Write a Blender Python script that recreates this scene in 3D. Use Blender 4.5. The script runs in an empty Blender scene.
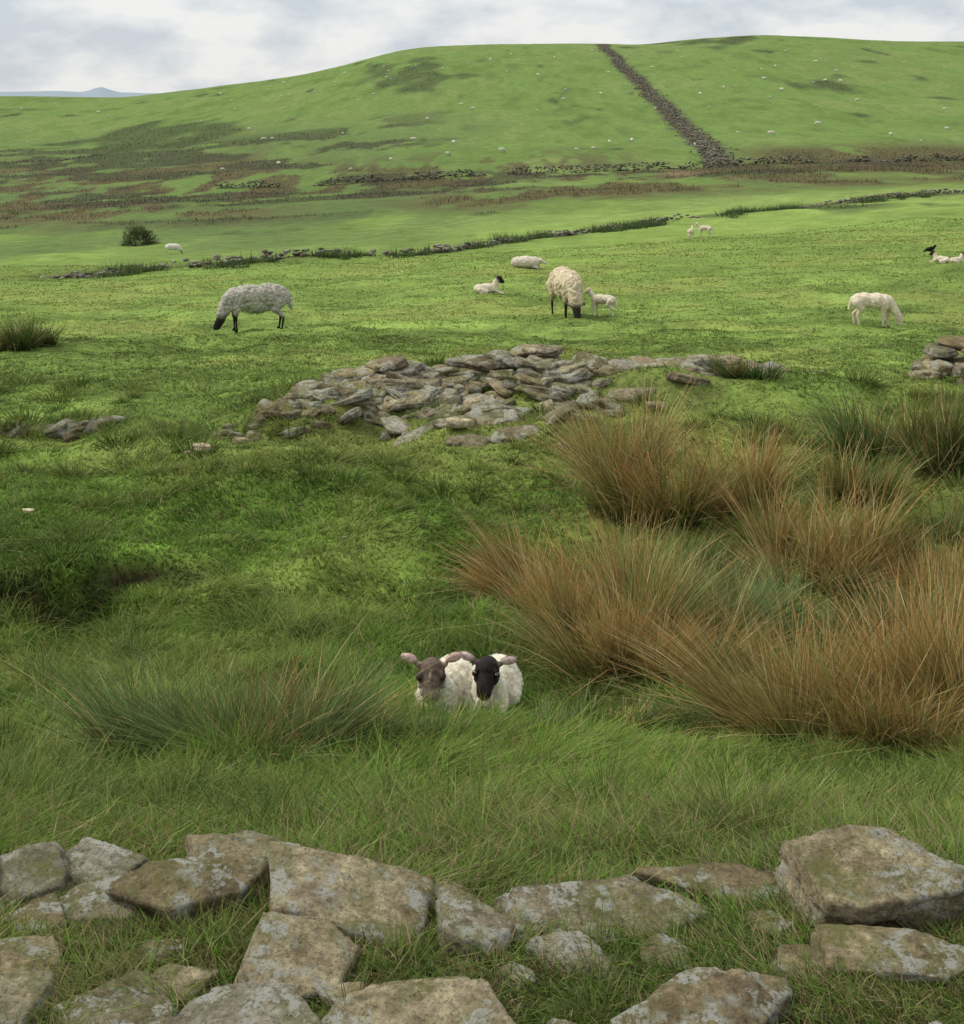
import bpy, math, numpy as np
from mathutils import noise as mn, Vector
rng=np.random.default_rng(7)
F=1500.0; CX=482.0; HZ=1.6
sc=bpy.context.scene
sc.view_settings.view_transform='Standard'; sc.view_settings.look='None'; sc.view_settings.exposure=0

# ---------------------------------------------------------------- noise
def _h(ix,iy,s):
    n=(ix*374761393+iy*668265263+s*69069*7919)&0xffffffff
    n=((n^(n>>13))*1274126177)&0xffffffff
    return (n^(n>>16))/4294967296.0
def vn(x,y,s=0):
    ix=np.floor(x).astype(np.int64); iy=np.floor(y).astype(np.int64)
    fx=x-ix; fy=y-iy; fx=fx*fx*(3-2*fx); fy=fy*fy*(3-2*fy)
    a=_h(ix,iy,s);b=_h(ix+1,iy,s);c=_h(ix,iy+1,s);d=_h(ix+1,iy+1,s)
    return (a*(1-fx)+b*fx)*(1-fy)+(c*(1-fx)+d*fx)*fy
def fbm(x,y,s=0,o=4):
    r=0;a=.5;t=0
    for i in range(o):
        r=r+a*vn(x,y,s+i*13);t+=a;a*=.5;x=x*2.03+17.1;y=y*2.03+5.7
    return r/t
def ss(e0,e1,x):
    t=np.clip((x-e0)/(e1-e0),0,1); return t*t*(3-2*t)

# ---------------------------------------------------------------- terrain survey: bearing columns, range rows
cols=np.array([0,240,480,720,964.])
rows=[(0.3,[7845]*5),(1.0,[2420]*5),(2.0,[1265]*5),(2.6,[1010]*5),(3.0,[905]*5),(3.4,[852]*5),(4.0,[810]*5),(4.7,[777,777,776,778,782]),
(5.4,[745]*5),(6.0,[718]*5),(7,[668]*5),(8.5,[602]*5),(10,[548,545,544,540,536]),(12,[478,476,472,468,460]),(14,[430,424,416,408,402]),
(16,[396,390,383,380,378]),(20,[364,360,356,354,352]),(26,[334,331,328,323,322]),(33,[310,306,303,295,288]),(45,[287,279,268,254,242]),
(60,[272,264,252,236,221]),(80,[262,252,238,220,205]),(110,[246,235,222,203,188]),(160,[218,210,197,182,173])]
spx=np.array([-1500,-500,-100,0,60,120,200,300,345,380,400,430,480,600,640,700,760,830,900,964,1100,1600,2600.])
spy=np.array([120,108,98,95,96,96.5,88,75,65,55,50,46,44,44,45,38,34,37,41,41,48,80,120.])
wpx=np.array([-1500,0,240,480,720,800,964,2500.]); wpy=np.array([200,198,189,178,165,161,160,170.])
fpx=np.arange(-1600,2601,5.0)
def gsm(a,sig,axis):
    r=int(3*sig)+1; k=np.exp(-.5*(np.arange(-r,r+1)/sig)**2); k/=k.sum()
    p=[(0,0)]*a.ndim; p[axis]=(r,r); ap=np.pad(a,p,mode='edge')
    return np.apply_along_axis(lambda v:np.convolve(v,k,'valid'),axis,ap)
sky=gsm(np.interp(fpx,spx,spy),2.0,0); wal=gsm(np.interp(fpx,wpx,wpy),8,0)
R=[];DR=[]
for d,v in rows:
    R.append(d); DR.append((gsm(np.interp(fpx,cols,v),14,0)-95)*d/F)
SD=[220,300,400,520,650]; SV=[0,.26,.54,.83,1.0]
for d,s in zip(SD,SV):
    R.append(d); DR.append((wal*(1-s)+sky*s-95)*d/F)
for d,p in [(740,sky+1.5),(950,np.minimum(sky+30,104)),(1600,np.full_like(sky,101.)),(7500,np.full_like(sky,97.))]:
    R.append(d); DR.append((p-95)*d/F)
R=np.array(R);DR=np.array(DR)
L0=math.log(.3);LS=.01;lg=np.arange(L0,math.log(7400),LS)
TAB=np.empty((len(lg),len(fpx)))
for j in range(len(fpx)): TAB[:,j]=np.interp(lg,np.log(R),DR[:,j])
TAB=gsm(TAB,3.5,0)
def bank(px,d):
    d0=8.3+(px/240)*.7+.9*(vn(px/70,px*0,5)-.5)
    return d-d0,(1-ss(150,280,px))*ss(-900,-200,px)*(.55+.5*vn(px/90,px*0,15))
def G(x,y):
    x=np.asarray(x,float);y=np.asarray(y,float)
    px=x/y*F+CX; u=np.clip((px-fpx[0])/5,0,len(fpx)-1.001); v=np.clip((np.log(y)-L0)/LS,0,len(lg)-1.001)
    i=u.astype(int);j=v.astype(int);fu=u-i;fv=v-j
    D=(TAB[j,i]*(1-fu)+TAB[j,i+1]*fu)*(1-fv)+(TAB[j+1,i]*(1-fu)+TAB[j+1,i+1]*fu)*fv
    z=HZ-D; d=y
    z=z+.14*(fbm(x/.42,y/.42,3,3)-.5)*ss(3.2,4.4,d)*(1-ss(22,40,d))
    z=z+.64*(fbm(x/1.5,y/1.2,9,3)-.5)*ss(5.5,8.5,d)*(1-.6*ss(12,16,d))*(1-ss(30,90,d))
    z=z+.6*(fbm(x/6,y/5,19,3)-.5)*ss(20,40,d)*(1-.5*ss(90,200,d))
    z=z+2.2*(fbm(x/40,y/40,29,4)-.5)*ss(110,220,d)*(1-ss(600,720,d)*.6)
    e,A=bank(px,d);A=A*.20
    z=z+A*ss(-.04,.22,e)*np.exp(-np.clip(e,0,9)/1.9)-.45*A*np.exp(-(e+.18)**2/.05)
    c=13.9+.7*ss(240,420,px);sg=np.where(d<c,.95,1.6)
    z=z+.23*np.exp(-((d-c)/sg)**2)*ss(130,330,px)*(1-ss(790,930,px))*(.8+.4*vn(px/60,px*0,31))
    for (a,b,ra,rb,hh) in [(150,12.6,60,.8,.14),(330,11.4,90,.7,.13),(60,10.9,90,.6,.12),(420,9.6,80,.6,.10),(250,10.2,60,.5,.08)]:
        z=z+hh*np.exp(-((px-a)/ra)**2-((d-b)/rb)**2)
    return z
def X(px,d): return (px-CX)/F*d
def seg_s(d): return np.interp(np.log(d),np.log(SD),SV)
FWX=[-100,90,240,420,550,640,760,880,1100];FWD=[50,56,59,64,74,81,88,96,108]

def gcol(x,y):
    px=x/y*F+CX; d=y
    n1=fbm(x/.5,y/.5,41,3);n2=fbm(x/3.,y/3.,51,3);n3=fbm(x/22.,y/45.,61,4);n4=fbm(x/8.,y/30.,71,5);n5=fbm(x/1.3,y/1.3,95,4);n6=fbm(x/3.,y/14.,99,4)
    lush=np.array([.106,.184,.028]);field=np.array([.165,.240,.054]);hill=np.array([.130,.198,.050])
    t1=ss(8,18,d)[...,None];t2=ss(80,230,d)[...,None]
    c=lush*(1-t1)+field*t1; c=c*(1-t2)+hill*t2
    m=(.50+1.0*n1)*(.36+1.28*n5)
    far=.70+.60*n3
    w40=ss(18,55,d);m=m*(1-w40)+w40*far*(.65+.7*n6)
    c=c*m[...,None]
    def mix(c,col,w): w=np.clip(w,0,1)[...,None]; return c*(1-w)+np.array(col)*w
    c=mix(c,[.215,.242,.064],.65*ss(.49,.63,n5*.5+n2*.5)*(1-ss(30,90,d)))
    c=mix(c,[.175,.215,.07],.5*ss(.48,.60,n3)*ss(60,120,d))
    c=mix(c,[.085,.14,.036],.55*ss(.48,.62,n6*.5+n3*.5)*ss(100,200,d))
    c=mix(c,[.095,.14,.045],.8*ss(62,90,d)*(1-ss(300,480,d))*(1-ss(330,560,px))*ss(.3,.55,n4*.5+n3*.5))
    c=mix(c,[.09,.13,.042],.75*ss(112,135,d)*(1-ss(205,222,d))*ss(.3,.5,n4))
    q=n4*.5+n6*.5
    wb=ss(118,150,d)*(1-ss(205,222,d))*ss(350,480,px)*ss(.43,.51,q)
    wl=ss(112,160,d)*(1-ss(270,370,d))*(1-ss(220,360,px))*ss(.46,.53,q)
    wl2=ss(200,215,d)*(1-ss(245,290,d))*(1-ss(560,700,px))*ss(.46,.55,q)*.8
    wr=ss(170,190,d)*(1-ss(235,262,d))*ss(690,790,px)*ss(.34,.44,q)
    c=mix(c,[.098,.078,.036],.8*wb); c=mix(c,[.100,.074,.038],.82*wl); c=mix(c,[.085,.072,.034],wl2); c=mix(c,[.088,.072,.034],.9*wr)
    c=mix(c,[.078,.064,.032],.85*np.exp(-((d-208-8*(n2-.5))/11)**2)*ss(210,300,px)*ss(.36,.5,n6))
    c=mix(c,[.088,.072,.034],.75*np.exp(-((d-150-30*(n3-.5))/11)**2)*ss(350,480,px)*ss(.34,.48,n6))
    fl=np.interp(px,FWX,FWD)
    c=mix(c,[.06,.07,.03],.85*np.exp(-((d-fl)/(.030*fl))**2)*ss(.34,.5,fbm(x/2.2,y/3.,401,3)))
    c=mix(c,[.05,.052,.028],.8*ss(120,150,d)*(1-ss(330,420,d))*(1-ss(380,520,px))*ss(.54,.59,fbm(x/14.,y/22.,201,5)))
    c=mix(c,[.05,.045,.028],.7*ss(150,180,d)*(1-ss(225,240,d))*ss(.54,.60,fbm(x/7.,y/10.,211,5)))
    e1=np.exp(-(((px-418)/62)**2+((d-505)/75)**2)); e2=np.exp(-(((px-700)/70)**2+((d-625)/55)**2)); e3=np.exp(-(((px-755)/60)**2+((d-650)/40)**2))
    e4=np.exp(-(((px-140)/95)**2+((d-400)/55)**2)); e5=np.exp(-(((px-850)/120)**2+((d-420)/25)**2))*.5
    hn=fbm(x/10.,y/30.,301,5)
    for e in (e1,e2,e3,e4,e5): c=mix(c,[.055,.072,.028],.8*ss(.47,.62,e*.34+hn*.62+.03))
    gp=722-122*seg_s(np.clip(d,215,650)); gw=np.abs(px-gp)*d/F
    c=mix(c,[.075,.07,.045],(1-ss(1.4,3.6,gw+3.4*(n2-.5)))*ss(200,222,d)*(1-ss(640,680,d)))
    c=mix(c,[.19,.13,.08],.8*np.exp(-(((px-680)/22)**2+((d-196)/9)**2)))
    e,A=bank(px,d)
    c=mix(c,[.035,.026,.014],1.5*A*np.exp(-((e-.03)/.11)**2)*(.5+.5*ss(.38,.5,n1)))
    c=mix(c,[.08,.065,.030],.75*(1-ss(3.0,3.9,d))*ss(.25,.6,n1))
    c=mix(c,[.17,.16,.062],.6*np.exp(-((d-3.75)/.45)**2)*ss(330,480,px)*(1-ss(880,960,px)))
    c=mix(c,[.12,.105,.045],.5*np.exp(-((d-14.)/1.0)**2)*ss(180,300,px)*(1-ss(800,880,px))*ss(.45,.6,n1))
    return c

# ---------------------------------------------------------------- mesh helpers
def mkmesh(name,V,T,col=None,mat=None,quads=False,link=True):
    k=4 if quads else 3
    V=np.ascontiguousarray(V,dtype=np.float32);T=np.ascontiguousarray(T,dtype=np.int32)
    me=bpy.data.meshes.new(name); me.vertices.add(len(V)); me.vertices.foreach_set("co",V.ravel())
    me.loops.add(T.size); me.loops.foreach_set("vertex_index",T.ravel())
    me.polygons.add(len(T)); me.polygons.foreach_set("loop_start",np.arange(0,T.size,k,dtype=np.int32))
    me.update(calc_edges=True)
    if col is not None:
        a=me.color_attributes.new("Col","FLOAT_COLOR","POINT")
        if col.shape[1]==3: col=np.c_[col,np.ones(len(col))]
        a.data.foreach_set("color",np.ascontiguousarray(col,dtype=np.float32).ravel())
    ob=bpy.data.objects.new(name,me)
    if link: sc.collection.objects.link(ob)
    if mat: me.materials.append(mat)
    return ob
def norm(v): return v/np.maximum(np.linalg.norm(v,axis=-1,keepdims=True),1e-9)

def mat(name): 
    m=bpy.data.materials.new(name);m.use_nodes=True;nt=m.node_tree;nt.nodes.clear();return m,nt,nt.nodes,nt.links
def blade_mat(name,trans=.3,rough=.6,spec=.1):
    m,nt,N,L=mat(name)
    o=N.new('ShaderNodeOutputMaterial');a=N.new('ShaderNodeAttribute');a.attribute_name='Col'
    p=N.new('ShaderNodeBsdfPrincipled');p.inputs['Roughness'].default_value=rough;p.inputs['Specular IOR Level'].default_value=spec
    t=N.new('ShaderNodeBsdfTranslucent');mx=N.new('ShaderNodeMixShader');mx.inputs[0].default_value=trans
    L.new(a.outputs['Color'],p.inputs['Base Color']);L.new(a.outputs['Color'],t.inputs['Color'])
    L.new(p.outputs[0],mx.inputs[1]);L.new(t.outputs[0],mx.inputs[2]);L.new(mx.outputs[0],o.inputs[0]);return m
M_grass=blade_mat('grass_blade',.35);M_rush=blade_mat('rush_blade',.22,.55,.15)
M_fleece=blade_mat('fleece_strand',.3,.8)
def ground_mat():
    m,nt,N,L=mat('pasture')
    o=N.new('ShaderNodeOutputMaterial');a=N.new('ShaderNodeAttribute');a.attribute_name='Col'
    p=N.new('ShaderNodeBsdfPrincipled');p.inputs['Roughness'].default_value=.95;p.inputs['Specular IOR Level'].default_value=.05
    g=N.new('ShaderNodeNewGeometry')
    n1=N.new('ShaderNodeTexNoise');n1.inputs['Scale'].default_value=9;n1.inputs['Detail'].default_value=6;n1.inputs['Roughness'].default_value=.7
    n2=N.new('ShaderNodeTexNoise');n2.inputs['Scale'].default_value=.7;n2.inputs['Detail'].default_value=8;n2.inputs['Roughness'].default_value=.75
    for n in (n1,n2): L.new(g.outputs['Position'],n.inputs['Vector'])
    ad=N.new('ShaderNodeMath');ad.operation='ADD';L.new(n1.outputs[0],ad.inputs[0]);L.new(n2.outputs[0],ad.inputs[1])
    mr=N.new('ShaderNodeMapRange');mr.inputs[1].default_value=.7;mr.inputs[2].default_value=1.3;mr.inputs[3].default_value=.5;mr.inputs[4].default_value=1.48
    L.new(ad.outputs[0],mr.inputs[0])
    vm=N.new('ShaderNodeVectorMath');vm.operation='SCALE';L.new(a.outputs['Color'],vm.inputs[0]);L.new(mr.outputs[0],vm.inputs['Scale'])
    L.new(vm.outputs[0],p.inputs['Base Color'])
    bp=N.new('ShaderNodeBump');bp.inputs['Strength'].default_value=.7;bp.inputs['Distance'].default_value=.1;L.new(ad.outputs[0],bp.inputs['Height']);L.new(bp.outputs[0],p.inputs['Normal'])
    L.new(p.outputs[0],o.inputs[0]);return m
M_ground=ground_mat()
def stone_mat(name,sc1=14.,lich=.5,dist=.012):
    m,nt,N,L=mat(name)
    o=N.new('ShaderNodeOutputMaterial');a=N.new('ShaderNodeAttribute');a.attribute_name='Col'
    p=N.new('ShaderNodeBsdfPrincipled');p.inputs['Roughness'].default_value=.9;p.inputs['Specular IOR Level'].default_value=.2
    g=N.new('ShaderNodeNewGeometry')
    def nz(s,det=8,ro=.65):
        n=N.new('ShaderNodeTexNoise');n.inputs['Scale'].default_value=s;n.inputs['Detail'].default_value=det;n.inputs['Roughness'].default_value=ro;L.new(g.outputs['Position'],n.inputs['Vector']);return n
    def ramp(src,e0,e1,c0,c1):
        r=N.new('ShaderNodeValToRGB');r.color_ramp.elements[0].position=e0;r.color_ramp.elements[1].position=e1
        r.color_ramp.elements[0].color=(*c0,1);r.color_ramp.elements[1].color=(*c1,1);L.new(src,r.inputs[0]);return r
    def mixc(f,c1,c2,mode='MIX'):
        x=N.new('ShaderNodeMixRGB');x.blend_type=mode
        for i,v in enumerate((f,c1,c2)):
            if hasattr(v,'links'): L.new(v,x.inputs[i])
            else: x.inputs[i].default_value=v if i==0 else (*v,1)
        return x.outputs[0]
    A=nz(sc1);B=nz(sc1*5,8,.75);C=nz(sc1*.9,8,.75);Dn=nz(sc1*1.8,10,.75);Fn=nz(sc1*12,6,.8);H=nz(sc1*.45,4,.6);K=nz(sc1*3.2,8,.7)
    base=mixc(1.,a.outputs['Color'],ramp(A.outputs[0],.34,.66,(.50,.44,.36),(1.45,1.4,1.3)).outputs[0],'MULTIPLY')
    base=mixc(1.,base,ramp(B.outputs[0],.32,.66,(.42,.42,.42),(1.4,1.4,1.4)).outputs[0],'MULTIPLY')
    sx=N.new('ShaderNodeSeparateXYZ');L.new(g.outputs['Normal'],sx.inputs[0])
    up=N.new('ShaderNodeMapRange');up.inputs[1].default_value=.0;up.inputs[2].default_value=.85;L.new(sx.outputs['Z'],up.inputs[0])
    ms=N.new('ShaderNodeMath');ms.operation='MULTIPLY';L.new(up.outputs[0],ms.inputs[0]);L.new(ramp(C.outputs[0],.45,.57,(0,0,0),(.85,.85,.85)).outputs[0],ms.inputs[1])
    base=mixc(ms.outputs[0],base,(.165,.168,.042))
    lf=N.new('ShaderNodeMath');lf.operation='MULTIPLY';L.new(ramp(Dn.outputs[0],.50,.55,(0,0,0),(lich,lich,lich)).outputs[0],lf.inputs[0]);L.new(ramp(H.outputs[0],.45,.53,(.0,.0,.0),(1,1,1)).outputs[0],lf.inputs[1])
    base=mixc(lf.outputs[0],base,(.52,.52,.46))
    base=mixc(ramp(K.outputs[0],.33,.40,(.7,.7,.7),(0,0,0)).outputs[0],base,(.08,.068,.048))
    base=mixc(ramp(Fn.outputs[0],.38,.46,(.85,.85,.85),(0,0,0)).outputs[0],base,(.065,.056,.04))
    L.new(base,p.inputs['Base Color'])
    ad=N.new('ShaderNodeMath');ad.operation='ADD';L.new(B.outputs[0],ad.inputs[0]);L.new(A.outputs[0],ad.inputs[1])
    bp=N.new('ShaderNodeBump');bp.inputs['Strength'].default_value=1.;bp.inputs['Distance'].default_value=dist;L.new(ad.outputs[0],bp.inputs['Height']);L.new(bp.outputs[0],p.inputs['Normal'])
    L.new(p.outputs[0],o.inputs[0]);return m
M_stone=stone_mat('gritstone',12,.8,.028);M_stone2=stone_mat('weathered_gritstone',3.5,.6,.06)
def plain(name,col,rough=.5,spec=.5):
    m,nt,N,L=mat(name);o=N.new('ShaderNodeOutputMaterial');p=N.new('ShaderNodeBsdfPrincipled')
    n=N.new('ShaderNodeTexNoise');n.inputs['Scale'].default_value=30;r=N.new('ShaderNodeMixRGB');r.inputs[1].default_value=(*[c*.8 for c in col],1);r.inputs[2].default_value=(*[min(1,c*1.2) for c in col],1)
    L.new(n.outputs[0],r.inputs[0]);L.new(r.outputs[0],p.inputs['Base Color']);p.inputs['Roughness'].default_value=rough;p.inputs['Specular IOR Level'].default_value=spec
    L.new(p.outputs[0],o.inputs[0]);return m
def wool_mat():
    m,nt,N,L=mat('fleece');o=N.new('ShaderNodeOutputMaterial');a=N.new('ShaderNodeAttribute');a.attribute_name='Col'
    p=N.new('ShaderNodeBsdfPrincipled');p.inputs['Roughness'].default_value=.95;p.inputs['Specular IOR Level'].default_value=.1
    tc=N.new('ShaderNodeTexCoord');n=N.new('ShaderNodeTexNoise');n.inputs['Scale'].default_value=28;n.inputs['Detail'].default_value=5;L.new(tc.outputs['Object'],n.inputs['Vector'])
    mr=N.new('ShaderNodeMapRange');mr.inputs[1].default_value=.3;mr.inputs[2].default_value=.7;mr.inputs[3].default_value=.72;mr.inputs[4].default_value=1.15;L.new(n.outputs[0],mr.inputs[0])
    vm=N.new('ShaderNodeVectorMath');vm.operation='SCALE';L.new(a.outputs['Color'],vm.inputs[0]);L.new(mr.outputs[0],vm.inputs['Scale']);L.new(vm.outputs[0],p.inputs['Base Color'])
    bp=N.new('ShaderNodeBump');bp.inputs['Strength'].default_value=.5;bp.inputs['Distance'].default_value=.01;L.new(n.outputs[0],bp.inputs['Height']);L.new(bp.outputs[0],p.inputs['Normal'])
    L.new(p.outputs[0],o.inputs[0]);return m
M_wool=wool_mat();M_eye=plain('eye',(.012,.008,.005),.08,.8);M_nostril=plain('nostril',(.01,.008,.008),.6,.3)

# ---------------------------------------------------------------- ground sheet
gp=np.concatenate([np.arange(-1590,-100,25.),np.arange(-100,1065,2.5),np.arange(1065,2590,25.)])
ld=np.concatenate([np.arange(math.log(.35),math.log(2.4),.05),np.arange(math.log(2.4),math.log(760),.0085),np.arange(math.log(762),math.log(7300),.05)])
PX,LD=np.meshgrid(gp,ld);DD=np.exp(LD);XX=X(PX,DD)
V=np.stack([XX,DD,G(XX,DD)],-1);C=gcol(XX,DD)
nr,nc=PX.shape;idx=np.arange(nr*nc).reshape(nr,nc)
Q=np.stack([idx[:-1,:-1],idx[:-1,1:],idx[1:,1:],idx[1:,:-1]],-1).reshape(-1,4)
mkmesh('ground',V.reshape(-1,3),Q,C.reshape(-1,3),M_ground,quads=True)

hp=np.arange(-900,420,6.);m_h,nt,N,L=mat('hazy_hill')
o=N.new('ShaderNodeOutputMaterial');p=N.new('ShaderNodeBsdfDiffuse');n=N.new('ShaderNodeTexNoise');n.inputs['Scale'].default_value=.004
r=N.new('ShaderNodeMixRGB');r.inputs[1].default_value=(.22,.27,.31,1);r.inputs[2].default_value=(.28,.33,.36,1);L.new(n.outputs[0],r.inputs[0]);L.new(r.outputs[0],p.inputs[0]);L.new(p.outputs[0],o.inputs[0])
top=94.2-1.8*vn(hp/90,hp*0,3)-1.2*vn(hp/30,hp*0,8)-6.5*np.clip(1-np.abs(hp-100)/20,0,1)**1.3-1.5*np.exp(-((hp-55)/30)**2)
Vh=[];
for k,(dd,f) in enumerate([(5200,0),(5700,.6),(6200,1.),(7000,.2)]):
    Vh.append(np.stack([X(hp,6200)*dd/6200,np.full_like(hp,dd),HZ-((96.5*(1-f)+top*f)-95)*6200/F-(5 if f<.5 else 0)],-1))
Vh=np.array(Vh);ii=np.arange(4*len(hp)).reshape(4,-1)
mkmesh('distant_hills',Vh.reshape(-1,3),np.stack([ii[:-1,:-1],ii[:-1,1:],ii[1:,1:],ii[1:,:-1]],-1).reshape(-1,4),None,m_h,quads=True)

# ---------------------------------------------------------------- rocks
import bmesh
ICO={}
def ico(s):
    if s not in ICO:
        b=bmesh.new();bmesh.ops.create_icosphere(b,subdivisions=s,radius=1)
        ICO[s]=(np.array([v.co[:] for v in b.verts]),np.array([[v.index for v in f.verts] for f in b.faces]));b.free()
    return ICO[s]
def rotz(a): c,s=math.cos(a),math.sin(a);return np.array([[c,-s,0],[s,c,0],[0,0,1.]])
def rotx(a): c,s=math.cos(a),math.sin(a);return np.array([[1,0,0],[0,c,-s],[0,s,c]])
def roty(a): c,s=math.cos(a),math.sin(a);return np.array([[c,0,s],[0,1,0],[-s,0,c]])
def rock(w,dep,h,sub,r,detail=True,rough=1.0,kk=220.,top=.66):
    dirs,T=ico(sub)
    s3=np.array([w,dep,h])
    pl=[]
    pl.append((norm(np.array([r.normal(0,.08),r.normal(0,.08),1])),top));a=r.uniform(0,6.28);pl.append((norm(np.array([.35*math.cos(a),.35*math.sin(a),1])),top+.03));pl.append((np.array([0,0,-1.]),.9))
    k=r.integers(4,7);a0=r.uniform(0,6.28)
    for i in range(k):
        a=a0+6.283*i/k+r.normal(0,.26);pl.append((norm(np.array([math.cos(a),math.sin(a),r.normal(.04,.12)])),r.uniform(.68,.90)))
    for i in range(2):
        a=r.uniform(0,6.28);pl.append((norm(np.array([math.cos(a),math.sin(a),r.uniform(.7,1.2)])),r.uniform(.82,1.0)))
    P=np.array([p[0] for p in pl]);D=np.array([p[1] for p in pl])
    dt=dirs@P.T; q=np.where(dt>1e-3,D/np.maximum(dt,1e-3),1e3)
    mq=q.min(1);m=mq-np.log(np.exp(-kk*(np.minimum(q,4)-np.minimum(mq,4)[:,None])).sum(1))/kk
    V=dirs*np.clip(m,.1,1.32)[:,None]*s3/2*1.06
    if detail:
        off=Vector(r.uniform(-50,50,3)); sz=(w+dep)/2
        out=V.copy();nd=norm(V/s3**2)
        for i,v in enumerate(V):
            vv=Vector(v)
            a=mn.fractal(vv*(3.2/sz)+off,.7,2.,6)*.022*sz
            side=min(1,1.6*(1-abs(nd[i][2])))
            b=(math.floor(v[2]/max(h,.04)*5+1.5*mn.noise(vv*(3/sz)+off))%2)*-.030*sz*side
            t_=mn.noise(vv*(2.6/sz)+off*3)*3.4; c=-(t_-math.floor(t_))*.014*sz
            d_=mn.noise(vv*(24/sz)+off)*.008*sz
            out[i]=v+nd[i]*(a+b+c+d_)*rough*np.array([1,1,.8])
        V=out
    else:
        V=V*(1+.08*r.normal(size=(len(V),1)))
    return V,T
PAL=[(.40,.355,.24),(.37,.32,.205),(.33,.30,.215),(.45,.40,.275),(.29,.24,.15),(.37,.355,.295)]
ROCKS=[]
wall=bpy.data.objects.new('fallen_dry_stone_wall',None);sc.collection.objects.link(wall)
stones=[(28,3.06,84,.16,.11,.3,.1,.1,5,.3),(97,3.12,84,.14,.09,.1,.25,-.05,5,.25),(103,2.96,90,.14,.07,-.2,.15,0,2,.3),(203,2.99,124,.16,.15,.4,.30,.1,4,.3),
(263,3.13,140,.18,.08,-.1,.18,.12,0,.2),(350,2.91,190,.22,.10,-.25,.2,.26,3,.15),(472,2.84,76,.15,.09,.3,.15,.2,2,.3),(20,2.71,92,.15,.06,.1,.1,.15,1,.3),
(2,2.58,80,.14,.06,.4,.1,0,2,.3),(118,2.56,130,.15,.04,-.1,.08,0,2,.35),(298,2.71,122,.18,.08,.2,.24,.1,3,.2),(252,2.50,150,.17,.07,-.1,.2,-.08,5,.25),
(415,2.50,190,.22,.05,.12,.14,.02,3,.2),(598,2.92,200,.16,.05,.05,.2,.05,2,.15),(736,3.05,138,.11,.04,-.1,.10,.16,4,.1),(572,2.77,56,.14,.05,.6,.1,0,2,.3),
(868,2.96,160,.24,.16,-.2,.16,.08,0,.10),(898,2.75,165,.13,.06,-.08,.08,.08,1,.2),(704,2.52,140,.17,.11,.5,.26,-.12,4,.3),(805,2.73,76,.11,.04,.2,.1,0,1,.4),
(960,3.05,60,.14,.08,0,.1,0,2,.3),(945,2.45,80,.12,.05,.3,0,0,2,.4),(640,2.43,60,.1,.05,.3,0,0,1,.4),(160,2.78,48,.08,.04,.3,0,0,4,.4),(520,2.70,32,.06,.03,.3,0,0,0,.4),(770,2.9,45,.08,.04,.7,0,0,4,.4),
(40,2.9,54,.1,.05,.9,.1,0,4,.3),(150,3.08,44,.09,.06,.9,.1,0,2,.3),(445,3.02,56,.1,.05,.2,.1,0,1,.4),(665,2.78,45,.08,.03,.2,.1,0,0,.4),(345,2.62,44,.07,.04,.6,.1,0,1,.3),(560,2.52,38,.07,.03,.1,0,0,2,.4),(180,2.66,60,.1,.04,.4,.1,0,0,.35),
(-60,2.95,110,.2,.1,.2,.1,0,3,.3),(-80,2.6,120,.2,.08,.9,.1,0,1,.3),(1060,2.95,150,.2,.12,.2,.1,0,2,.3),(1050,2.6,120,.2,.1,.5,.1,0,0,.3)]
for i,(px,d,wp,dep,h,yaw,tx,ty,tone,sink) in enumerate(stones):
    r=np.random.default_rng(1700+i*7);w=wp*d/F*1.14;dep*=1.16
    V,T=rock(w,dep,h*1.15,5,r)
    M=rotz(yaw)@rotx(tx)@roty(ty);V=V@M.T
    x=X(px,d);g=float(G(x,d));V=V+np.array([x,d,g+h*(.50-sink)])
    col=np.tile(np.array(PAL[tone])*r.uniform(.9,1.1),(len(V),1))
    ob=mkmesh('stone_%d'%(i+1),V,T,col,M_stone);ob.parent=wall
    ROCKS.append((x,d,w*.43,dep*.43,yaw))
def merged(name,items,mat):
    Vs=[];Ts=[];Cs=[];o=0
    for V,T,c in items:
        Vs.append(V);Ts.append(T+o);Cs.append(np.tile(c,(len(V),1)) if np.ndim(c)==1 else c);o+=len(V)
    return mkmesh(name,np.concatenate(Vs),np.concatenate(Ts),np.concatenate(Cs),mat)
items=[];r=np.random.default_rng(5)
def put(items,px,d,w,dep,h,lift,r,sub=3,pal=None,tilt=.25,dark=1.):
    V,T=rock(w,dep,h,sub,r,rough=1.,kk=160.)
    M=rotz(r.uniform(-.6,.6))@rotx(np.clip(r.normal(.14,tilt),-.5,.6))@roty(np.clip(r.normal(0,tilt),-.45,.45));V=V@M.T
    x=X(px,d);V=V+np.array([x,d,float(G(x,d))+lift]);items.append((V,T,np.array(PAL[pal if pal is not None else r.integers(0,6)])*r.uniform(.5,1.15)*dark))
tops=np.array([[205,13.3,.0],[260,13.7,.02],[320,14.2,.06],[370,14.5,.11],[430,14.7,.15],[520,14.9,.17],[580,15.0,.13],[640,15.1,.09],[700,15.2,.09],[740,15.3,.09],[770,15.4,.04],[820,15.6,.0]])
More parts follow.
